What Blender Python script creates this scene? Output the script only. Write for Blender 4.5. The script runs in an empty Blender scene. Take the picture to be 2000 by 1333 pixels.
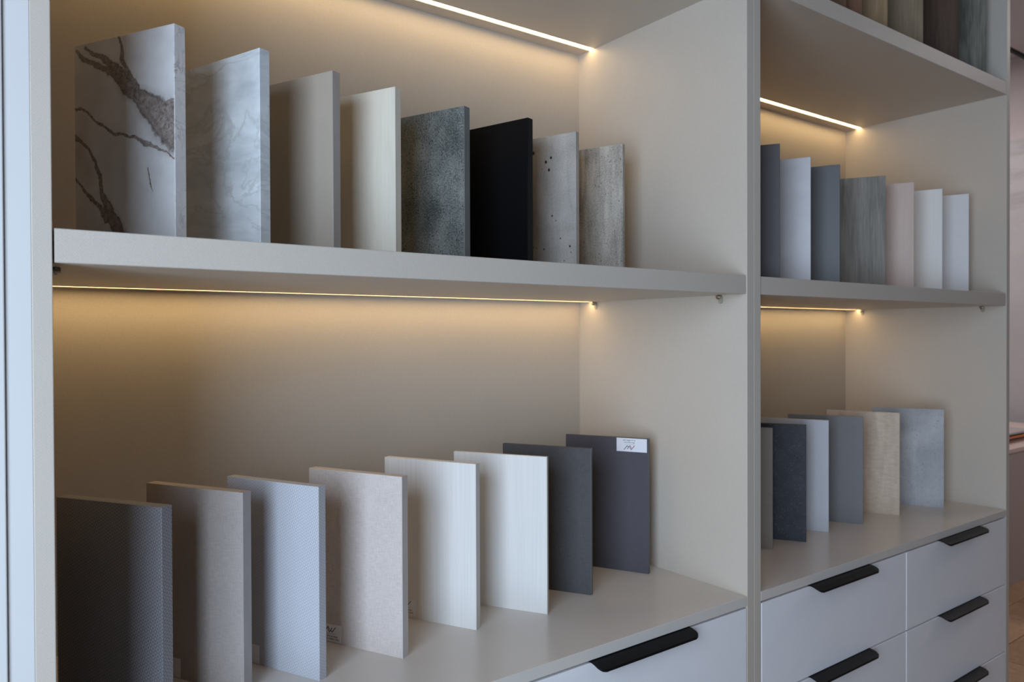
import bpy, bmesh, math, random
from mathutils import Matrix, Vector
random.seed(7)
S = bpy.context.scene
COL = S.collection
# ------------------------------------------------------------------ camera
cam_d = bpy.data.cameras.new('camera'); cam = bpy.data.objects.new('camera', cam_d); COL.objects.link(cam)
yaw, pitch, roll = 0.63422, -0.00925, -0.00382
FPX = 1481.87
fw = Vector((math.sin(yaw)*math.cos(pitch), math.cos(yaw)*math.cos(pitch), math.sin(pitch)))
rt = Vector((math.cos(yaw), -math.sin(yaw), 0)); upv = rt.cross(fw)
r2 = rt*math.cos(roll) + upv*math.sin(roll); u2 = -rt*math.sin(roll) + upv*math.cos(roll)
cam.matrix_world = Matrix.Translation((-0.06916, -0.7629, 1.34721)) @ Matrix((r2, u2, -fw)).transposed().to_4x4()
cam_d.sensor_width = 36.0; cam_d.lens = FPX/2000*36
cam_d.clip_start = 0.02
cam_d.dof.use_dof = True; cam_d.dof.focus_distance = 0.95; cam_d.dof.aperture_fstop = 9.0
S.camera = cam
# ------------------------------------------------------------------ world, daylight, exposure
wd = bpy.data.worlds.new('World'); S.world = wd; wd.use_nodes = True
wb = wd.node_tree.nodes['Background']; wb.inputs[0].default_value = (1.0, 0.92, 0.86, 1); wb.inputs[1].default_value = 0.008
WIN_Y0, WIN_Y1, WIN_Z0, WIN_Z1, WIN_X = -1.48, -0.42, 0.62, 1.95, -0.74
ld = bpy.data.lights.new('window_daylight', 'AREA'); ld.shape = 'RECTANGLE'
ld.size = WIN_Z1-WIN_Z0; ld.size_y = WIN_Y1-WIN_Y0; ld.energy = 40; ld.color = (0.65, 0.80, 1.0)
lo = bpy.data.objects.new('window_daylight', ld); COL.objects.link(lo)
lo.location = (WIN_X, (WIN_Y0+WIN_Y1)/2, (WIN_Z0+WIN_Z1)/2); lo.rotation_euler = (0, -math.pi/2, 0)
LED_STRENGTH = 13.5
LED_COLOR = (1.0, 0.70, 0.345, 1)
S.cycles.max_bounces = 5; S.cycles.diffuse_bounces = 5; S.cycles.glossy_bounces = 2
S.cycles.caustics_reflective = False; S.cycles.caustics_refractive = False
S.view_settings.view_transform = 'Standard'; S.view_settings.look = 'None'
S.view_settings.exposure = 0.0; S.view_settings.gamma = 1.0; S.view_settings.use_curve_mapping = False

# ------------------------------------------------------------------ node helpers
class NT:
    def __init__(self, name, rough=0.5, spec=0.4):
        self.m = bpy.data.materials.new(name); self.m.use_nodes = True
        self.t = self.m.node_tree; self.b = self.t.nodes['Principled BSDF']
        self.b.inputs['Roughness'].default_value = rough
        self.b.inputs['Specular IOR Level'].default_value = spec
        self.co = None
    def n(self, typ, **kw):
        nd = self.t.nodes.new(typ)
        for k, v in kw.items(): setattr(nd, k, v)
        return nd
    def put(self, sock, v):
        if isinstance(v, bpy.types.NodeSocket): self.t.links.new(v, sock)
        elif v is not None:
            if isinstance(v, (tuple, list)) and len(v) == 3 and sock.type == 'RGBA': v = (*v, 1)
            sock.default_value = v
    def coord(self):
        if self.co is None: self.co = self.n('ShaderNodeTexCoord').outputs['Object']
        return self.co
    def math(self, op, a, b=None, c=None, clamp=False):
        nd = self.n('ShaderNodeMath', operation=op, use_clamp=clamp)
        for i, v in enumerate((a, b, c)):
            if v is not None: self.put(nd.inputs[i], v)
        return nd.outputs[0]
    def vec(self, op, a, b=None):
        nd = self.n('ShaderNodeVectorMath', operation=op)
        self.put(nd.inputs[0], a)
        if b is not None: self.put(nd.inputs[1], b)
        return nd
    def mapping(self, scale=(1, 1, 1), loc=(0, 0, 0), rot=(0, 0, 0), vec=None):
        nd = self.n('ShaderNodeMapping'); self.put(nd.inputs[0], vec or self.coord())
        nd.inputs['Location'].default_value = loc; nd.inputs['Rotation'].default_value = rot
        nd.inputs['Scale'].default_value = scale
        return nd.outputs[0]
    def noise(self, vec=None, scale=10, detail=4, rough=0.55, dist=0.0, col=False):
        nd = self.n('ShaderNodeTexNoise'); self.put(nd.inputs['Vector'], vec or self.coord())
        nd.inputs['Scale'].default_value = scale; nd.inputs['Detail'].default_value = detail
        nd.inputs['Roughness'].default_value = rough; nd.inputs['Distortion'].default_value = dist
        return nd.outputs['Color' if col else 'Fac']
    def voro(self, vec=None, scale=10, feature='F1'):
        nd = self.n('ShaderNodeTexVoronoi', feature=feature); self.put(nd.inputs['Vector'], vec or self.coord())
        nd.inputs['Scale'].default_value = scale
        return nd
    def ramp(self, fac, stops, interp='LINEAR'):
        nd = self.n('ShaderNodeValToRGB'); nd.color_ramp.interpolation = interp
        e = nd.color_ramp.elements
        while len(e) < len(stops): e.new(0.5)
        for i, (p, c) in enumerate(stops):
            e[i].position = p; e[i].color = (*c, 1) if not isinstance(c, float) else (c, c, c, 1)
        self.put(nd.inputs[0], fac)
        return nd.outputs[0]
    def mix(self, fac, a, b, typ='MIX'):
        nd = self.n('ShaderNodeMix', data_type='RGBA', blend_type=typ)
        self.put(nd.inputs['Factor'], fac); self.put(nd.inputs['A'], a); self.put(nd.inputs['B'], b)
        return nd.outputs['Result']
    def remap(self, v, a, b, c, d):
        nd = self.n('ShaderNodeMapRange'); self.put(nd.inputs[0], v)
        for i, x in enumerate((a, b, c, d)): nd.inputs[i+1].default_value = x
        return nd.outputs[0]
    def bump(self, h, strength=0.2, dist=0.001):
        nd = self.n('ShaderNodeBump'); self.put(nd.inputs['Height'], h)
        nd.inputs['Strength'].default_value = strength; nd.inputs['Distance'].default_value = dist
        self.put(self.b.inputs['Normal'], nd.outputs[0])
    def color(self, c):
        self.put(self.b.inputs['Base Color'], c); return self.m
    def shade(self, base, fac):     # base colour multiplied by a factor socket
        return self.mix(1.0, base, self.n2col(fac), 'MULTIPLY')
    def n2col(self, f):
        nd = self.n('ShaderNodeCombineColor')
        for i in range(3): self.put(nd.inputs[i], f)
        return nd.outputs[0]

def m_plain(name, c, rough=0.5, spec=0.4, amp=0.05, scale=60):
    t = NT(name, rough, spec); f = t.remap(t.noise(scale=scale, detail=5), 0.25, 0.75, 1-amp, 1+amp)
    return t.color(t.shade(c, f))
def m_linen(name, c, amp=0.10, pitch=0.0011, rough=0.55, ang=0.0, spec=0.3):
    t = NT(name, rough, spec)
    v = t.mapping(rot=(ang, 0, 0))
    k1 = t.mapping(scale=(900, 90, 1/pitch), vec=v); k2 = t.mapping(scale=(900, 1/pitch, 90), vec=v)
    a = t.noise(k1, 1.0, 2); b = t.noise(k2, 1.0, 2); c3 = t.noise(scale=25, detail=3)
    s = t.math('ADD', t.math('ADD', a, b), t.math('MULTIPLY', c3, 0.35))
    f = t.remap(s, 0.85, 1.5, 1-amp, 1+amp)
    t.bump(s, 0.12, 0.0004)
    return t.color(t.shade(c, f))
def m_weave(name, c, amp=0.05, pitch=0.0016, rough=0.42, spec=0.35):
    """melamine with a fine diagonal cross-hatch"""
    t = NT(name, rough, spec)
    sx = t.n('ShaderNodeSeparateXYZ'); t.put(sx.inputs[0], t.coord())
    p = t.math('ADD', sx.outputs[0], sx.outputs[1])
    nz = t.math('MULTIPLY', t.noise(scale=180, detail=2), 0.004)
    a = t.math('SINE', t.math('MULTIPLY', t.math('ADD', t.math('ADD', p, sx.outputs[2]), nz), 6.283/pitch))
    b = t.math('SINE', t.math('MULTIPLY', t.math('SUBTRACT', t.math('SUBTRACT', p, sx.outputs[2]), nz), 6.283/pitch))
    fine = t.noise(scale=850, detail=2)
    s = t.math('ADD', t.math('MULTIPLY', t.math('ADD', a, b), 0.22), t.math('MULTIPLY', t.math('SUBTRACT', fine, 0.5), 2.6))
    cl = t.math("SUBTRACT", t.noise(scale=9, detail=2), 0.5)
    f = t.math('ADD', 1.0, t.math('ADD', t.math('MULTIPLY', s, amp), t.math('MULTIPLY', cl, 0.06)))
    return t.color(t.shade(c, f))
def m_vlines(name, c, amp=0.10, k=1000, rough=0.5, long=6.0, spec=0.35):
    t = NT(name, rough, spec)
    v = t.mapping(scale=(k, k, long)); a = t.noise(v, 1.0, 4, 0.6)
    v2 = t.mapping(scale=(k*.22, k*.22, long*.5)); b = t.noise(v2, 1.0, 3)
    f = t.remap(t.math('ADD', a, t.math('MULTIPLY', b, .45)), 0.48, 0.97, 1-amp, 1+amp)
    t.bump(a, 0.15, 0.0004)
    return t.color(t.shade(c, f))
def m_wood(name, c1, c2, seed=0.0, k=120, long=5, rough=0.5, dist=1.2, fig=0.5, spec=0.3):
    t = NT(name, rough, spec)
    v = t.mapping(scale=(k, k, long), loc=(seed, seed*1.7, seed*.6))
    a = t.noise(v, 1.0, 6, 0.65, dist)
    v2 = t.mapping(scale=(22, 22, 4.5), loc=(seed*2, seed, seed))
    b = t.noise(v2, 1.0, 3, 0.5, 1.6)
    v3 = t.mapping(scale=(900, 900, 22), loc=(seed, 0, 0)); g = t.noise(v3, 1.0, 2)
    s = t.math('ADD', t.math('ADD', t.math('MULTIPLY', a, 1-fig), t.math('MULTIPLY', b, fig)), t.math('MULTIPLY', t.math('SUBTRACT', g, 0.5), 0.35))
    t.bump(g, 0.15, 0.0004)
    return t.color(t.ramp(s, [(0.28, c1), (0.72, c2)]))
def m_crosswood(name, c1, c2, seed=0.0):
    t = NT(name, 0.5, 0.3)
    v = t.mapping(scale=(40, 55, 190), loc=(seed, seed, seed)); a = t.noise(v, 1.0, 4, 0.6, 0.5)
    v2 = t.mapping(scale=(90, 60, 9), loc=(seed, 1, 2)); b = t.noise(v2, 1.0, 3, .5, .6)
    return t.color(t.ramp(t.math('ADD', t.math('MULTIPLY', a, .55), t.math('MULTIPLY', b, .45)), [(0.3, c1), (0.68, c2)]))
def m_concrete(name, c1, c2, dark, seed=0.0, pits=130, pit_thr=0.75, pit_size=0.16, streak=0.3, fine=0.3, rough=0.6, hole=None):
    t = NT(name, rough, 0.3)
    L = (seed, seed*.7, seed*1.3)
    a = t.noise(t.mapping(loc=L), 14, 8, 0.62)
    b = t.noise(t.mapping(scale=(75, 75, 9), loc=L), 1.0, 5, .6, .8)
    g = t.noise(t.mapping(loc=L), 420, 3, .6)
    s = t.math('ADD', t.math('ADD', t.math('MULTIPLY', a, 1-streak), t.math('MULTIPLY', b, streak)), t.math('MULTIPLY', t.math('SUBTRACT', g, .5), fine))
    col = t.ramp(s, [(0.3, c1), (0.7, c2)])
    vo = t.voro(t.mapping(loc=L, scale=(1, 1, .75)), pits)
    sel = t.n('ShaderNodeSeparateColor'); t.put(sel.inputs[0], vo.outputs['Color'])
    on = t.math('GREATER_THAN', t.math('ADD', sel.outputs[0], t.math('MULTIPLY', t.math('SUBTRACT', a, .5), .5)), pit_thr)
    near = t.remap(vo.outputs['Distance'], pit_size*.6, pit_size*1.25, 1, 0)
    mk = t.math('MULTIPLY', on, near)
    col = t.mix(t.math('MULTIPLY', mk, .9), col, dark)
    if hole:
        sx = t.n('ShaderNodeSeparateXYZ'); t.put(sx.inputs[0], t.coord())
        acc = None
        for (y, z, r) in hole:
            dy = t.math('SUBTRACT', sx.outputs[1], y); dz = t.math('MULTIPLY', t.math('SUBTRACT', sx.outputs[2], z), .8)
            d = t.math('SQRT', t.math('ADD', t.math('MULTIPLY', dy, dy), t.math('MULTIPLY', dz, dz)))
            d = t.math('ADD', d, t.math('MULTIPLY', t.math('SUBTRACT', g, .5), r*.9))
            k = t.remap(d, r*.75, r*1.1, 1, 0)
            acc = k if acc is None else t.math('MAXIMUM', acc, k)
        col = t.mix(acc, col, (0.02, 0.02, 0.022)); mk = t.math('MAXIMUM', mk, acc)
    t.bump(t.math('SUBTRACT', t.math('MULTIPLY', g, .4), mk), 0.5, 0.0006)
    return t.color(col)
def m_softmarble(name, c1, c2, vein, seed=0.0, sc=9.0, amt=0.5, thr=0.06):
    t = NT(name, 0.42, 0.4)
    v = t.mapping(rot=(0.75, 0.2, 0.3), scale=(1, 1.0, 2.4), loc=(seed, seed, seed))
    a = t.noise(v, sc, 7, 0.66, 0.3)
    w = t.math('ABSOLUTE', t.math('SUBTRACT', t.noise(v, sc*.6, 6, .62, .7), 0.5))
    vn = t.remap(w, 0.0, thr, 1, 0)
    col = t.ramp(a, [(0.3, c1), (0.7, c2)])
    return t.color(t.mix(t.math('MULTIPLY', t.math('MULTIPLY', vn, a), amt), col, vein))
def m_diamond(name, c, amp=0.10, p=0.0068, rough=0.5, spec=0.35):
    t = NT(name, rough, spec)
    sx = t.n('ShaderNodeSeparateXYZ'); t.put(sx.inputs[0], t.coord())
    h = t.math('ADD', sx.outputs[0], sx.outputs[1])
    fy = t.math('ABSOLUTE', t.math('SUBTRACT', t.math('FRACT', t.math('MULTIPLY', h, 1/p)), .5))
    fz = t.math('ABSOLUTE', t.math('SUBTRACT', t.math('FRACT', t.math('MULTIPLY', sx.outputs[2], 1/(p*1.12))), .5))
    s = t.math('SINE', t.math('MULTIPLY', t.math('ADD', fy, fz), 6.283*2.0))
    nz = t.noise(scale=260, detail=3)
    f = t.math('ADD', 1-amp*.3, t.math('MULTIPLY', t.math('MULTIPLY', s, nz), amp*1.6))
    t.bump(s, 0.10, 0.0003)
    return t.color(t.shade(c, f))
def m_slate(name, c, fleck, seed=0.0):
    t = NT(name, 0.55, 0.3)
    a = t.noise(t.mapping(loc=(seed,)*3), 30, 6, .6)
    col = t.shade(c, t.remap(a, .3, .7, .75, 1.25))
    vo = t.voro(scale=330); sc = t.n('ShaderNodeSeparateColor'); t.put(sc.inputs[0], vo.outputs['Color'])
    on = t.math('MULTIPLY', t.math('GREATER_THAN', sc.outputs[0], .86), t.remap(vo.outputs['Distance'], .12, .34, 1, 0))
    g = t.noise(scale=600, detail=2)
    col = t.mix(t.math('MULTIPLY', on, .5), col, fleck)
    return t.color(t.shade(col, t.remap(g, .3, .7, .85, 1.15)))

VEINS = [  # polylines on the board face: (y from the front edge, z up, half width) in metres
 [(.0935,.2059,.006),(.0754,.1852,.009),(.0546,.1697,.010),(.0313,.152,.015),(.0142,.1375,.0215),(-.004,.128,.026)],
 [(.1389,.2344,.0015),(.112,.2216,.0035),(.0905,.2044,.006)],
 [(.1535,.2334,.002),(.1407,.2227,.003),(.1153,.2102,.0035),(.089,.1967,.004)],
 [(.0864,.242,.0014),(.0804,.2263,.0018),(.0806,.2114,.003),(.0752,.2021,.0035),(.0545,.1802,.004)],
 [(.159,.1676,.0012),(.135,.1628,.0016),(.1224,.1504,.0012),(.0944,.1342,.0017),(.0641,.1244,.002),(.0405,.1156,.0022),(.0117,.1043,.0012),(.0,.0951,.001)],
 [(.160,.1375,.004),(.1388,.1238,.0018),(.1262,.1051,.002),(.1169,.0868,.0028),(.114,.0692,.0035),(.1048,.0534,.0065),(.0941,.0354,.008),(.082,.012,.010)],
 [(.160,.090,.0016),(.1395,.0691,.002),(.1174,.0521,.003),(.105,.0382,.005)],
 [(.0422,.0907,.0008),(.038,.0777,.0012),(.0338,.0628,.0007)],
 [(.014,.152,.006),(-.002,.1585,.004)],
]
def m_calacatta(name, veined=True):
    t = NT(name, 0.30, 0.45)
    sx = t.n('ShaderNodeSeparateXYZ')
    nz = t.noise(scale=45, detail=6, rough=.62, col=True)
    off = t.vec('SCALE', t.vec('SUBTRACT', nz, (.5, .5, .5)).outputs[0]); off.inputs['Scale'].default_value = 0.014
    p = t.vec('MULTIPLY', t.vec('ADD', t.coord(), off.outputs[0]).outputs[0], (0, 1, 1)).outputs[0]
    fine = t.noise(scale=160, detail=5, rough=.65); big = t.noise(scale=18, detail=4)
    base = t.ramp(big, [(0.3, (0.66, 0.65, 0.65)), (0.6, (0.80, 0.80, 0.80))])
    if veined:
        acc = None
        for line in VEINS:
            for (a, b) in zip(line[:-1], line[1:]):
                d = Vector((0, b[0]-a[0], b[1]-a[1])); l2 = d.length_squared
                pa = t.vec('SUBTRACT', p, (0, a[0], a[1])).outputs[0]
                h = t.math('MULTIPLY', t.vec('DOT_PRODUCT', pa, tuple(d)).outputs['Value'], 1/l2, clamp=True)
                hv = t.vec('SCALE', tuple(d)); t.put(hv.inputs['Scale'], h)
                dist = t.vec('LENGTH', t.vec('SUBTRACT', pa, hv.outputs[0]).outputs[0]).outputs['Value']
                w = t.math('MULTIPLY_ADD', h, b[2]-a[2], a[2])
                e = t.math('DIVIDE', dist, w)
                acc = e if acc is None else t.math('MINIMUM', acc, e)
        rim = t.math('ADD', acc, t.math('MULTIPLY', t.math('SUBTRACT', fine, .5), .38))
        body = t.ramp(fine, [(0.30, (0.20, 0.16, 0.135)), (0.5, (0.31, 0.26, 0.235)), (0.66, (0.42, 0.38, 0.35))])
        crack = t.math('ABSOLUTE', t.math('SUBTRACT', t.noise(scale=70, detail=5, dist=1.5), .5))
        body = t.mix(t.remap(crack, 0.0, .022, .85, 0), body, (0.05, 0.038, 0.032))
        dk = t.mix(t.ramp(rim, [(0.70, 0.0), (0.90, 0.75), (0.97, 0.75), (1.0, 0.3)]), body, (0.085, 0.066, 0.056))
        msk = t.ramp(t.math('MULTIPLY', rim, .5), [(0.42, 1.0), (0.53, 0.25), (0.78, 0.0)])
        def soft(a, r):       # brownish cloud in the stone beside the lower vein
            d = t.vec('LENGTH', t.vec('SUBTRACT', p, (0, *a)).outputs[0]).outputs['Value']
            return t.remap(d, 0.0, r, 1, 0)
        cl = t.math('MAXIMUM', soft((.155, .118), .028), t.math('MAXIMUM', soft((.138, .095), .024), soft((.012, .118), .022)))
        base = t.mix(t.math('MULTIPLY', cl, .42), base, (0.40, 0.33, 0.28))
        col = t.mix(msk, base, dk)
    else:
        w = t.math('ABSOLUTE', t.math('SUBTRACT', t.noise(scale=32, detail=5, rough=.6, dist=2.0), .5))
        k = t.math('MULTIPLY', t.remap(w, 0, .05, 1, 0), t.remap(big, .46, .62, .0, .8))
        col = t.mix(k, base, (0.24, 0.21, 0.20))
    return t.color(col)

# ------------------------------------------------------------------ mesh helpers
def link(name, me, mat, parent=None, loc=None):
    o = bpy.data.objects.new(name, me); COL.objects.link(o)
    if mat is not None and not me.materials: me.materials.append(mat)
    if parent is not None: o.parent = parent
    if loc is not None: o.location = loc
    return o
def box_bm(bm, a, b):
    vs = [bm.verts.new((x, y, z)) for x in (a[0], b[0]) for y in (a[1], b[1]) for z in (a[2], b[2])]
    for f in ((0,1,3,2), (4,6,7,5), (0,4,5,1), (2,3,7,6), (0,2,6,4), (1,5,7,3)):
        bm.faces.new([vs[i] for i in f])
def finish(bm, name, bevel=0.0, seg=2):
    bmesh.ops.recalc_face_normals(bm, faces=bm.faces)
    if bevel > 0:
        bmesh.ops.bevel(bm, geom=list(bm.edges), offset=bevel, segments=seg, profile=0.5, affect='EDGES')
    me = bpy.data.meshes.new(name); bm.to_mesh(me); bm.free(); me.update()
    return me
def box(name, a, b, mat, parent=None, bevel=0.0006, seg=2, origin=None):
    """box between two corners given in the parent's space; origin moves the object's own origin"""
    o = Vector(origin) if origin else Vector((0, 0, 0))
    bm = bmesh.new(); box_bm(bm, Vector(a)-o, Vector(b)-o)
    return link(name, finish(bm, name, bevel, seg), mat, parent, o)
def empty(name, loc=(0, 0, 0)):
    o = bpy.data.objects.new(name, None); COL.objects.link(o); o.location = loc; o.empty_display_size = 0.05; return o
def tag(o, label, cat, group=None):
    o['label'] = label; o['category'] = cat
    if group: o['group'] = group
    return o
def struct(o): o['kind'] = 'structure'; return o

# ------------------------------------------------------------------ shared materials
LINEN = m_weave('linen_melamine', (0.585, 0.523, 0.448), 0.10, 0.0026, 0.45, 0.5)
WORKTOP = m_weave('worktop_melamine', (0.68, 0.63, 0.575), 0.025, rough=0.25)
WHITE_FRONT = m_plain('white_lacquer_front', (0.91, 0.905, 0.92), 0.38, 0.4, 0.015, 20)
WHITE_TALL = m_plain('white_tall_unit', (0.69, 0.685, 0.67), 0.42, 0.4, 0.015, 12)
BLACK_METAL = m_plain('black_powder_coat', (0.006, 0.006, 0.007), 0.5, 0.15, 0.1, 300)
DARK = m_plain('dark_gap', (0.05, 0.048, 0.045), 0.8, 0.2, 0.05, 40)
STEEL = NT('nickel_pin', 0.3, 0.5); STEEL.b.inputs['Metallic'].default_value = 1.0
STEEL = STEEL.color((0.42, 0.38, 0.33))
PLASTIC = m_plain('clear_plastic', (0.40, 0.36, 0.28), 0.25, 0.5, 0.05, 60)
led = bpy.data.materials.new('warm_led_diffuser'); led.use_nodes = True
_b = led.node_tree.nodes['Principled BSDF']; _b.inputs['Base Color'].default_value = (0.9, 0.88, 0.82, 1)
_b.inputs['Emission Color'].default_value = LED_COLOR; _b.inputs['Emission Strength'].default_value = LED_STRENGTH

# ------------------------------------------------------------------ room
B, D = 0.964, 0.4077
ZC, ZCB, SB, ST, UB, UT, ZTOP = 0.92, 0.9038, 1.4107, 1.4406, 1.9153, 1.9463, 2.42
CEIL = 3.30
PLANK = [m_wood('floor_oak_%d' % i, c1, c2, 3.1*i, 60, 60, 0.45, 1.0, .55) for i, (c1, c2) in enumerate(
    (((.28, .165, .09), (.48, .31, .185)), ((.31, .185, .105), (.52, .34, .21)), ((.26, .15, .085), (.45, .285, .17))))]
floor = struct(box('floor', (WIN_X-.1, -4.0, -0.10), (6.1, 3.6, -0.008), m_plain('screed', (.16, .12, .09), .8, .2), None, 0))
bm = bmesh.new(); box_bm(bm, (0, 0, -0.008), (1.196, 0.186, 0)); pl_me = finish(bm, 'plank', 0.0012, 1)
pl_ms = []
for i in range(3):
    m = pl_me.copy(); m.materials.append(PLANK[i]); pl_ms.append(m)
for r in range(14):
    for c in range(5):
        x = 1.0 + c*1.2 - (r % 3)*0.4; y = -1.3 + r*0.19
        if x+1.2 > 6.0 or (x < 1.99 and y > -0.25): continue
        link('plank', pl_ms[(r*2+c) % 3], None, floor, (x, y, 0))
struct(box('ceiling', (WIN_X-.1, -4.0, CEIL), (6.1, 3.6, CEIL+.1), m_plain('ceiling_paint', (.74, .69, .69), .8, .2, .02), None, 0))
wall_r = struct(box('wall_right', (6.02, -4.0, 0), (6.12, 3.6, CEIL), m_plain('mauve_wall_paint', (.72, .65, .66), .75, .2, .03), None, 0))
MARBLE_WALL = m_softmarble('wall_marble', (.62, .60, .62), (.74, .72, .74), (.42, .39, .40), 4.0, 0.8, 0.8, 0.04)
for k in range(3):
    box('marble_panel', (6.0, -.35+k*1.25, 0.0), (6.02, .896+k*1.25, 2.72), MARBLE_WALL, wall_r, 0.002)
wall_b = struct(box('wall_back', (WIN_X-.1, 3.6, 0), (6.1, 3.7, CEIL), m_plain('back_wall_paint', (.55, .52, .52), .8, .2, .03), None, 0))
fill_lampm = bpy.data.materials.new('fill_lamp_diffuser'); fill_lampm.use_nodes = True
_l = fill_lampm.node_tree.nodes['Principled BSDF']; _l.inputs['Emission Color'].default_value = (1, .92, .90, 1); _l.inputs['Emission Strength'].default_value = 13.0
HOUS = m_plain('fill_lamp_housing', (.7, .7, .7), .5, .3, .02)
for (lx, ly, lab) in ((4.5, 1.7, 'added fill panel, out of view, on the ceiling over the far desk'), (4.9, -1.5, 'added fill panel, out of view, on the ceiling in front of the far desk')):  # unseen glowing panels, added to brighten the far wall, desk and floor
    lamp = tag(empty('added_fill_light', (lx, ly, CEIL)), lab, 'lamp', 'added fill panels')
    box('fill_housing', (0, 0, -.04), (.6, 1.2, 0), HOUS, lamp, .003)
    box('fill_diffuser', (.02, .02, -.043), (.58, 1.18, -.04), fill_lampm, lamp, 0)
# wall with the window that lights the room (left of the camera)
PAINT = m_plain('left_wall_paint', (.70, .69, .67), .8, .2, .02)
bm = bmesh.new()
for a, b in (((WIN_X-.10, -4.0, 0), (WIN_X-.02, WIN_Y0, CEIL)), ((WIN_X-.10, WIN_Y1, 0), (WIN_X-.02, 3.6, CEIL)),
             ((WIN_X-.10, WIN_Y0, 0), (WIN_X-.02, WIN_Y1, WIN_Z0)), ((WIN_X-.10, WIN_Y0, WIN_Z1), (WIN_X-.02, WIN_Y1, CEIL))):
    box_bm(bm, a, b)
wall_l = struct(link('wall_left', finish(bm, 'wall_left'), PAINT))
win = struct(empty('window_1', (WIN_X-.08, WIN_Y0, WIN_Z0)))
FRM = m_plain('window_frame_grey', (.25, .26, .27), .4, .4, .02)
wy, wz = WIN_Y1-WIN_Y0, WIN_Z1-WIN_Z0
for a, b in (((0, 0, 0), (.05, .05, wz)), ((0, wy-.05, 0), (.05, wy, wz)), ((0, .05, 0), (.05, wy-.05, .05)), ((0, .05, wz-.05), (.05, wy-.05, wz)), ((0, wy/2-.02, .05), (.05, wy/2+.02, wz-.05))):
    box('window_frame', a, b, FRM, win, .002)

# ------------------------------------------------------------------ cabinets
def handle_mesh(L=0.202, depth=0.0215):
    """folded edge pull: starts on the drawer's top edge, curves out and down to a rounded lip"""
    bm = bmesh.new(); NY, R = 12, 0.010
    prof = [(0.012, 0.0)] + [(-depth*i/NY, -0.0058*(i/NY)**1.7) for i in range(NY+1)]
    top, bot = [], []
    for (y, z) in prof:
        d = max(0.0, -y-(depth-R)); inset = R-math.sqrt(max(0, R*R-d*d)) if d > 0 else 0
        row_t, row_b = [], []
        th = 0.0016 + (0.0022*max(0, -y/depth)**3)
        for x in (inset, L*.25, L*.5, L*.75, L-inset):
            row_t.append(bm.verts.new((x, y, z))); row_b.append(bm.verts.new((x, y, z-th)))
        top.append(row_t); bot.append(row_b)
    n, m = len(prof), 5
    for i in range(n-1):
        for j in range(m-1):
            bm.faces.new((top[i][j], top[i+1][j], top[i+1][j+1], top[i][j+1]))
            bm.faces.new((bot[i][j], bot[i][j+1], bot[i+1][j+1], bot[i+1][j]))
        for j in (0, m-1):
            bm.faces.new((top[i][j], bot[i][j], bot[i+1][j], top[i+1][j]))
    for j in range(m-1):
        bm.faces.new((top[0][j], top[0][j+1], bot[0][j+1], bot[0][j])); bm.faces.new((top[-1][j], bot[-1][j], bot[-1][j+1], top[-1][j+1]))
    me = finish(bm, 'handle'); me.materials.append(BLACK_METAL)
    for p in me.polygons: p.use_smooth = True
    me.set_sharp_from_angle(angle=math.radians(40))
    return me
HANDLE = handle_mesh()
def pin_mesh():
    bm = bmesh.new()
    bmesh.ops.create_cone(bm, cap_ends=True, segments=16, radius1=0.0026, radius2=0.0026, depth=0.011, matrix=Matrix.Translation((-0.0055, 0, 0)) @ Matrix.Rotation(math.pi/2, 4, 'Y'))
    bmesh.ops.create_cone(bm, cap_ends=True, segments=20, radius1=0.0045, radius2=0.0045, depth=0.002, matrix=Matrix.Translation((-0.0072, 0, 0)) @ Matrix.Rotation(math.pi/2, 4, 'Y'))
    me = finish(bm, 'shelf_pin'); me.materials.append(STEEL); return me
def sleeve_mesh():
    """half-round sleeve plate that hangs under the pin against the panel"""
    bm = bmesh.new(); pts = [(0.0045, 0.001)] + [(0.0045*math.cos(a), -0.0045+0.0045*math.sin(a)-0.0015) for a in [0-math.pi*i/10 for i in range(11)]] + [(-0.0045, 0.001)]
    f = [bm.verts.new((0, y, z)) for y, z in pts]; g = [bm.verts.new((-0.0014, y, z)) for y, z in pts]
    bm.faces.new(f); bm.faces.new(g[::-1])
    for i in range(len(pts)): j = (i+1) % len(pts); bm.faces.new((f[i], f[j], g[j], g[i]))
    me = finish(bm, 'pin_sleeve'); me.materials.append(PLASTIC); return me
PIN, SLEEVE = pin_mesh(), sleeve_mesh()

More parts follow.
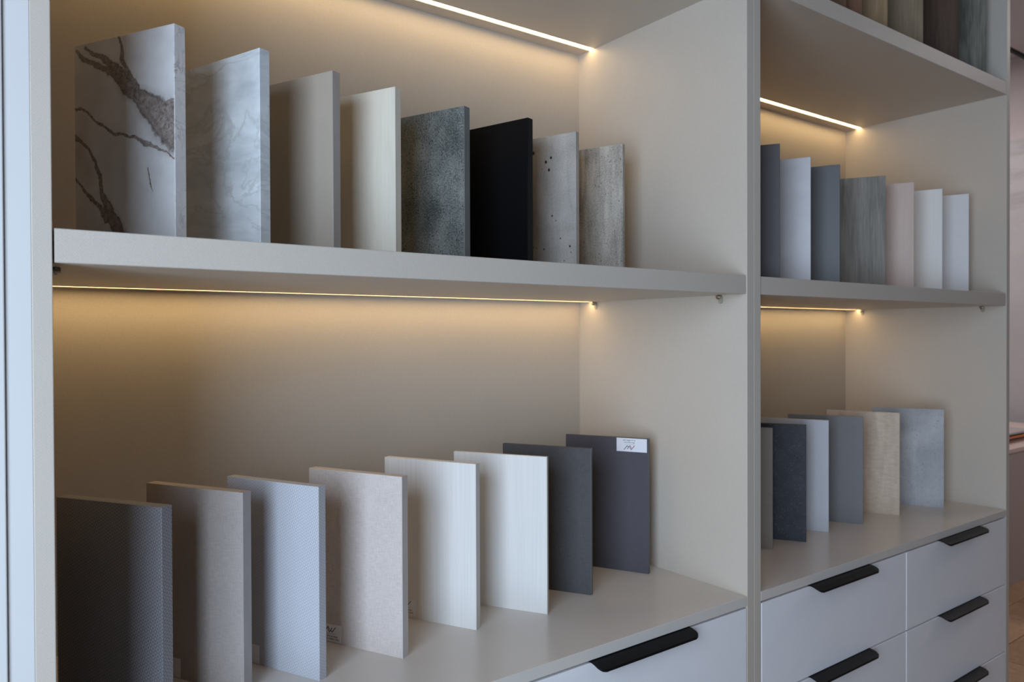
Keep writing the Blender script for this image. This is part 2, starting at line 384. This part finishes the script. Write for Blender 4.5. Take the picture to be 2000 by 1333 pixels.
def shelf_with_led(cab, name, z0, z1, y0, gap):
    g0, g1, gd = 0.3610, 0.3750, 0.0016      # routed groove for the light strip
    b = 0.0007
    prof = [(y0+b, z0), (g0, z0), (g0, z0+gd), (g1, z0+gd), (g1, z0), (D, z0), (D, z1), (y0+b, z1), (y0, z1-b), (y0, z0+b)]
    bm = bmesh.new()
    fa = [bm.verts.new((gap, y, z)) for y, z in prof]; fb = [bm.verts.new((B-gap, y, z)) for y, z in prof]
    bm.faces.new(fa); bm.faces.new(fb[::-1])
    for i in range(len(prof)): j = (i+1) % len(prof); bm.faces.new((fa[i], fa[j], fb[j], fb[i]))
    s = link(name, finish(bm, name), LINEN, cab)
    box('led_strip', (gap+.0005, g0+.0012, z0+.0009), (B-gap-.0005, g1-.0012, z0+gd), led, s, 0)
    return s
def cabinet(x0, left_w, right_w, label, rows):
    c = empty('display_cabinet', (x0, 0, 0)); tag(c, label, 'cabinet')
    box('side_panel', (-left_w, 0, 0), (0, D+.016, ZTOP), LINEN, c, 0.0007)
    box('side_panel', (B, 0, 0), (B+right_w, D+.016, ZTOP), LINEN, c, 0.0007)
    box('back_panel', (0, D, 0.08), (B, D+.008, ZTOP-.018), LINEN, c, 0)
    box('top_panel', (0, 0, ZTOP-.018), (B, D, ZTOP), LINEN, c, 0.0007)
    box('plinth', (0, .04, 0), (B, .056, .09), WHITE_FRONT, c, 0.0007)
    box('worktop', (0, 0.0, ZCB), (B, D, ZC), WORKTOP, c, 0.0007)
    shelf_with_led(c, 'shelf', SB, ST, 0.0015, 0.0016)
    shelf_with_led(c, 'fixed_shelf', UB, UT, 0.0008, 0.0)
    for sx in (0, 1):
        for y in (0.052, 0.3585):
            pn = link('shelf_pin', PIN, None, c, (B if sx else 0, y, SB-0.0028))
            if not sx: pn.rotation_euler = (0, 0, math.pi)
            sl = link('pin_sleeve', SLEEVE, None, pn, (0, 0, -0.0012))
    box('drawer_box', (.004, .022, .09), (B-.004, D-.01, ZCB-.006), DARK, c, 0)
    for r in range(5):
        zt = 0.9005 - r*0.1617; zb = zt - 0.1586
        for k in range(2):
            xa, xb = (0.002, 0.4808) if k == 0 else (0.4838, 0.962)
            dr = box('drawer', (xa, 0.0, zb), (xb, 0.018, zt), WHITE_FRONT, c, 0.0008, 2)
            link('handle', HANDLE, None, dr, ((xa+xb)/2 - .101, 0, zt+0.0022))
    return c
cab_a = cabinet(0.0, 0.0155, 0.018, 'beige linen-look shelving unit nearest the camera, holding thick sample boards', 5)
cab_b = cabinet(1.0, 0.018, 0.018, 'far beige shelving unit with two columns of white drawers visible', 5)

# white tall unit at the left edge of the picture
tall = tag(empty('tall_cabinet', (-0.62, 0, 0)), 'white tall unit at the left edge beside the beige shelving', 'cabinet')
box('side_panel', (0.5855, 0.0, 0), (0.6045, D+.016, ZTOP), WHITE_TALL, tall, 0.0004)
box('side_panel', (0, 0.0, 0), (0.018, D+.016, ZTOP), WHITE_TALL, tall, 0.0007)
box('back_panel', (.018, D, 0), (0.5855, D+.012, ZTOP), WHITE_TALL, tall, 0)
box('top_panel', (.018, 0, ZTOP-.018), (0.5855, D, ZTOP), WHITE_TALL, tall, 0)
box('door', (0.0, -0.0025, 0.09), (0.5850, -0.0003, ZTOP-.002), WHITE_TALL, tall, 0.001)

# ------------------------------------------------------------------ sample boards
BW, BH = 0.158, 0.24
def board(name, F, ang, t, mat, z, label, edge=None, W=BW, H=BH, group=None):
    o = box(name, (0, 0.0008 if edge else 0, 0), (t, W, H), mat, None, 0.0003 if edge else 0.0005, 1)
    o.location = (F[0], F[1], z); o.rotation_euler = (0, 0, math.radians(ang))
    tag(o, label, 'sample board', group)
    if edge:
        key = edge.name + '_band'
        em = bpy.data.materials.get(key)
        if em is None:
            em = edge.copy(); em.name = key
            eb = em.node_tree.nodes['Principled BSDF']; eb.inputs['Roughness'].default_value = 0.3; eb.inputs['Specular IOR Level'].default_value = 0.1 if 'black' in key else 0.4
        r, prof = 0.0007, [(0, .0008), (0, .0007)]
        prof += [(r-r*math.cos(a), r-r*math.sin(a)) for a in [math.pi/2*i/4 for i in range(1, 5)]]
        prof += [(t-r+r*math.sin(a), r-r*math.cos(a)) for a in [math.pi/2*i/4 for i in range(0, 5)]] + [(t, .0008)]
        bm = bmesh.new(); lo_ = [bm.verts.new((x, y, 0)) for x, y in prof]; hi_ = [bm.verts.new((x, y, H)) for x, y in prof]
        bm.faces.new(lo_[::-1]); bm.faces.new(hi_)
        for i in range(len(prof)): j = (i+1) % len(prof); bm.faces.new((lo_[i], lo_[j], hi_[j], hi_[i]))
        link('edge_band', finish(bm, 'edge_band'), em, o)
    return o
G_UP, G_LO = 'thick sample boards on the upper shelf', 'sample boards on the near worktop'
G_N, G_M, G_Q = 'thin sample boards on the far shelf', 'thin sample boards on the far worktop', 'wood sample boards on the top right shelf'
CAL, CAL_E = m_calacatta('white_marble_brown_veins'), m_calacatta('white_marble_edge', False)
board('sample_board', (.123, .105), 29.4, .0149, CAL, ST, 'white marble-look board with bold brown veins', CAL_E, group=G_UP)
U2 = m_softmarble('pale_blue_grey_marble', (.50, .535, .55), (.76, .79, .80), (.36, .37, .36), 2.3, 11, .75, .03)
board('sample_board', (.219, .121), 20.5, .0145, U2, ST, 'pale blue-grey cloudy marble-look board, second from left on the upper shelf', U2, group=G_UP)
U3 = m_plain('taupe_grey', (.415, .36, .295), .45, .4, .03, 30); U3e = m_plain('taupe_grey_edge', (.36, .33, .30), .5, .4, .04, 60)
board('sample_board', (.318, .143), 23.5, .0136, U3, ST, 'plain taupe grey board on the upper shelf', U3e, group=G_UP)
U4 = m_wood('cream_wood', (.69, .63, .515), (.83, .775, .66), 1.3, 90, 3, .5, .8, .5)
board('sample_board', (.411, .153), 25.0, .013, U4, ST, 'cream board with faint vertical grain beside the dark concrete one', U4, group=G_UP)
U5 = m_concrete('dark_green_concrete', (.055, .066, .063), (.29, .305, .285), (.018, .02, .02), 5.1, 210, .86, .20, .18, .95)
U5e = m_concrete('dark_green_concrete_edge', (.13, .145, .145), (.19, .205, .20), (.05, .05, .05), 2.1, 330, .95, .15, .2, .2)
board('sample_board', (.533, .171), 22.2, .0142, U5, ST, 'dark greenish grey rough concrete-look board', U5e, group=G_UP)
U6 = m_plain('matt_black', (.005, .005, .006), .45, .10, .08, 200)
board('sample_board', (.645, .165), 17.0, .0137, U6, ST, 'solid black board on the upper shelf', U6, group=G_UP)
U7 = m_concrete('pale_concrete_holes', (.33, .305, .275), (.57, .53, .485), (.10, .095, .09), 8.2, 120, .97, .14, .30, .55,
                hole=[(.048, .203, .0022), (.058, .197, .0024), (.052, .183, .0022), (.083, .215, .0026), (.046, .105, .0015), (.03, .066, .0012), (.012, .052, .0016), (.062, .05, .0014)])
board('sample_board', (.759, .183), 20.0, .0104, U7, ST, 'light grey concrete-look board with small black holes', U7, group=G_UP)
U8 = m_concrete('weathered_concrete', (.19, .17, .145), (.66, .605, .53), (.10, .09, .08), 11.7, 150, .88, .16, .50, .6)
board('sample_board', (.878, .195), 21.0, .0088, U8, ST, 'weathered beige-grey concrete-look board, last on the near upper shelf', U8, group=G_UP)
# near worktop
L1 = m_diamond('grey_diamond_weave', (.30, .30, .32), .30)
board('sample_board', (.111, .126), 33.0, .0149, L1, ZC, 'mid grey board with diamond pattern, leftmost on the worktop', L1, group=G_LO)
L2 = m_linen('taupe_linen', (.44, .39, .36), .13); 
b_l2 = board('sample_board', (.205, .150), 30.1, .0140, L2, ZC, 'taupe grey linen-look board, second from left on the worktop', m_plain('taupe_edge', (.40, .36, .345), .5, .4, .05), group=G_LO)
L3 = m_diamond('pale_blue_diamond_weave', (.52, .535, .58), .16)
b_l3 = board('sample_board', (.290, .128), 25.8, .0128, L3, ZC, 'pale blue-grey board with fine diamond pattern', L3, group=G_LO)
L4 = m_linen('beige_linen', (.62, .55, .51), .13)
b_l4 = board('sample_board', (.403, .124), 26.9, .0132, L4, ZC, 'light beige linen-look board on the worktop', m_plain('beige_edge', (.56, .51, .49), .5, .4, .04), group=G_LO)
WH = m_vlines('white_vertical_lines', (.76, .745, .715), .08); WHe = m_plain('white_edge', (.66, .63, .58), .5, .4, .03)
b_l5 = board('sample_board', (.534, .146), 28.2, .0118, WH, ZC, 'white board with fine vertical lines and a small sticker behind the beige one', WHe, group=G_LO)
WH2 = m_vlines('warm_white_vertical_lines', (.76, .745, .715), .06, 800)
board('sample_board', (.655, .133), 31.5, .0065, WH2, ZC, 'white lined board next to the dark grey board', WHe, group=G_LO)
L7 = m_linen('dark_grey_linen', (.088, .086, .090), .16, .0010, .6, 0, .12)
board('sample_board', (.765, .155), 30.0, .0078, L7, ZC, 'dark grey board without sticker on the near worktop', m_plain('dark_grey_edge', (.13, .125, .12), .5, .4, .05), group=G_LO)
L8 = m_linen('charcoal_purple', (.095, .088, .102), .08, .0009, .6, 0, .12)
b_l8 = board('sample_board', (.920, .175), 27.3, .0075, L8, ZC, 'charcoal board with a white sticker at its top corner', m_plain('charcoal_edge', (.075, .068, .068), .5, .4, .05), group=G_LO)
# far shelf
NB = [((1.103, .034), 32.0, m_linen('slate_blue_grey', (.100, .092, .094), .10), 'dark slate board at the partition on the far shelf'),
 ((1.239, .060), 26.4, m_softmarble('pale_lavender', (.55, .53, .54), (.62, .60, .605), (.5, .52, .58), 7, 10, .3), 'pale lavender-grey board between two dark blue-grey boards'),
 ((1.345, .063), 25.2, m_plain('blue_grey', (.105, .105, .106), .45, .4, .03), 'blue-grey plain board left of the grey wood board'),
 ((1.527, .066), 31.0, m_wood('grey_wood', (.12, .107, .09), (.35, .32, .275), 4.4, 70, 5, .55, 1.8, .55), 'grey weathered wood-look board on the far shelf'),
 ((1.645, .064), 25.5, m_wood('pinkish_wood', (.57, .435, .365), (.67, .525, .45), 9.1, 60, 2, .5, .6, .4), 'pinkish beige board on the far shelf'),
 ((1.779, .064), 21.0, m_vlines('off_white', (.78, .755, .71), .03, 300), 'off-white board, second from right on the far shelf'),
 ((1.899, .057), 23.2, m_plain('cool_white', (.74, .715, .71), .5, .4, .02), 'cool white board, rightmost on the far shelf')]
for F, a, m, lab in NB: board('sample_board', F, a, .0035, m, ST, lab, group=G_N)
# far worktop
MB = [((1.229, .136), 32.0, m_plain('taupe_plain', (.30, .26, .225), .5, .4, .04), 'taupe board half hidden by the partition on the far worktop'),
 ((1.328, .126), 31.0, m_slate('dark_slate_specks', (.045, .048, .060), (.26, .25, .23)), 'near-black slate board with pale specks'),
 ((1.435, .141), 27.7, m_plain('pale_blue_grey', (.54, .545, .575), .45, .4, .02), 'plain pale blue-grey board on the far worktop'),
 ((1.561, .134), 30.5, m_linen('mid_grey', (.19, .186, .19), .06), 'plain mid grey board on the far worktop'),
 ((1.703, .124), 24.0, m_crosswood('maple_wood', (.46, .355, .255), (.68, .55, .425), 3.0), 'light maple wood board on the far worktop'),
 ((1.865, .098), 29.0, m_concrete('blue_grey_concrete', (.33, .34, .355), (.56, .57, .58), (.20, .205, .21), 3.3, 220, .88, .18, .15, .5), 'pale blue-grey concrete-look board, rightmost on the far worktop')]
for F, a, m, lab in MB: board('sample_board', F, a, .0032, m, ZC, lab, group=G_M)
# top right shelf, wood decors (only their lower ends are in the picture)
QB = [(1.301, m_wood('dark_brown_wood', (.075, .036, .018), (.17, .088, .046), 1.0), 'dark brown wood board, leftmost on the top right shelf'),
 (1.358, m_wood('reddish_wood', (.13, .056, .032), (.235, .112, .066), 2.2), 'reddish brown wood board on the top right shelf'),
 (1.455, m_wood('golden_oak', (.20, .128, .062), (.37, .25, .135), 3.7), 'golden oak wood board on the top right shelf'),
 (1.603, m_wood('grey_oak', (.17, .122, .074), (.30, .225, .145), 4.9), 'greyish oak wood board between the golden oak and the walnut'),
 (1.769, m_wood('walnut', (.038, .021, .013), (.12, .070, .046), 6.1), 'dark walnut wood board on the top right shelf'),
 (1.912, m_wood('grey_green_wood', (.06, .065, .056), (.30, .28, .22), 7.7, 90, 4, .55, 2.0), 'weathered grey-green wood board, rightmost on the top right shelf')]
for i, (x, m, lab) in enumerate(QB): board('sample_board', (x, .025), 26+((i*37) % 7)-3, .004, m, UT, lab, group=G_Q)

# stickers with print
PAPER = m_plain('sticker_paper', (.80, .80, .84), .5, .3, .01); INK = m_plain('dark_ink', (.035, .035, .05), .6, .2, .02); RED = m_plain('red_ink', (.40, .03, .05), .6, .2, .02)
def stroke_mesh(name, strokes, w, mat):
    bm = bmesh.new()
    for k, pts in enumerate(strokes):
        for (p, q) in zip(pts[:-1], pts[1:]):
            p, q = Vector(p), Vector(q); d = (q-p).normalized(); nn = Vector((-d.y, d.x))*w/2; e = d*w*.35
            zz = k*1e-6
            bm.faces.new([bm.verts.new((v.x, v.y, zz)) for v in (p-e+nn, p-e-nn, q+e-nn, q+e+nn)])
    me = bpy.data.meshes.new(name); bm.to_mesh(me); bm.free(); me.materials.append(mat); return me
def text_mesh(s, size, mat):
    cu = bpy.data.curves.new('t', 'FONT'); cu.body = s; cu.size = size; cu.align_x = 'CENTER'; cu.align_y = 'CENTER'; cu.offset = size*.012
    cu.resolution_u = 3
    o = bpy.data.objects.new('t', cu); COL.objects.link(o); dg = bpy.context.evaluated_depsgraph_get(); dg.update()
    me = bpy.data.meshes.new_from_object(o.evaluated_get(dg)); bpy.data.objects.remove(o); bpy.data.curves.remove(cu)
    me.materials.clear(); me.materials.append(mat); return me
def sticker(brd, y_mid, z_mid, lines, inverted=False, dx=4.5, size=2.9):
    """paper 56 x 24 mm on the left face; print runs from the rear edge towards the front"""
    bm = bmesh.new(); box_bm(bm, (-.028, -.012, 0), (.028, .012, .00025))
    st = link('sticker', finish(bm, 'sticker'), PAPER, brd); st['label'] = 'white paper sticker with logo and two lines of print'
    M = Matrix(((0, 0, -1), (-1, 0, 0), (0, 1, 0))).to_4x4()
    if inverted: M = M @ Matrix.Rotation(math.pi, 4, 'Z')
    st.matrix_local = Matrix.Translation((0, y_mid, z_mid)) @ M
    mm = .001; sh = dx-4.5
    f = lambda pts: [((x+sh)*mm, y*mm) for x, y in pts]
    link('logo_mark', stroke_mesh('logo_mark', [f([(14.0, 8.8), (8.0, 1.4), (5.8, 3.6)]), f([(7.8, 7.1), (3.2, 1.1), (.4, 5.0)])], .0011, INK), None, st, (0, 0, .0003))
    link('logo_mark', stroke_mesh('logo_mark', [f([(3.2, 4.6), (.7, 8.2), (-5.5, .8)])], .0012, RED if inverted else INK), None, st, (0, 0, .00032))
    link('rule_line', stroke_mesh('rule_line', [f([(12.7, -1.0), (-5, -1.0)])], .0003, INK), None, st, (0, 0, .0003))
    for i, s in enumerate(lines):
        link('print_line', text_mesh(s, size*mm, INK), None, st, (dx*mm, (-4.3-3.9*i)*mm, .0003))
sticker(b_l8, .031, .2275, ('M14 Cappuccino', '18 mm (2800x1220)'), True)
sticker(b_l4, .1305, .0135, ('M08 Softness Beige', '18 mm A (2800x1220)'), dx=9, size=3.3)
sticker(b_l5, .1305, .0165, ('M02 Satin White', '18 mm (2800x1220)'), dx=9, size=3.3)
sticker(b_l3, .1295, .0130, ('M05 Grey Rhomb', '18 mm (2800)'), dx=0, size=3.3)
sticker(b_l2, .1295, .0130, ('M06 Taupe', '18 mm (2800)'), dx=0, size=3.3)

# ------------------------------------------------------------------ far right: desk, tray, ceiling track
desk = tag(empty('desk', (4.1, .9, 0)), 'brown desk with a pale top beyond the right end of the shelving', 'desk')
DESKM = m_plain('desk_brown', (.42, .355, .34), .5, .3, .03); DTOP = m_plain('desk_top_pale', (.62, .50, .45), .4, .4, .02)
box('desk_top', (0, 0, .705), (1.7, .75, .727), DTOP, desk, .001)
box('front_panel', (0.0, .006, 0), (1.7, .03, .705), DESKM, desk, .001)
box('side_panel', (0, .03, 0), (.03, .75, .705), DESKM, desk, .001)
box('side_panel', (1.67, .03, 0), (1.7, .75, .705), DESKM, desk, .001)
bx = tag(empty('storage_case', (4.50, 1.0, .727)), 'orange and black flat case lying on the pale desk top', 'case')
ORG = m_plain('orange_plastic', (.62, .17, .03), .4, .4, .03); GRY = m_plain('grey_lid', (.42, .37, .38), .5, .4, .03)
box('base', (0.0, 0.0, 0), (.50, .26, .012), m_plain('brown_base', (.22, .12, .09), .5, .3, .03), bx, .002)
box('rim', (0.002, .002, .012), (.498, .258, .021), BLACK_METAL, bx, .002)
box('body', (-.002, -.002, .021), (.502, .262, .033), ORG, bx, .003)
box('rim', (.002, .002, .033), (.38, .258, .042), BLACK_METAL, bx, .002)
box('lid', (.0, .0, .042), (.5, .26, .054), GRY, bx, .003)
trk = tag(empty('ceiling_track', (4.4, 1.205, 3.1)), 'thin black track under the ceiling at the top right', 'track')
box('rail', (0, 0, 0), (1.6, .022, .020), BLACK_METAL, trk, .002)
for k in range(2): box('hanger', (.3+k*1.1, .006, .020), (.312+k*1.1, .016, CEIL-3.1), BLACK_METAL, trk, 0)
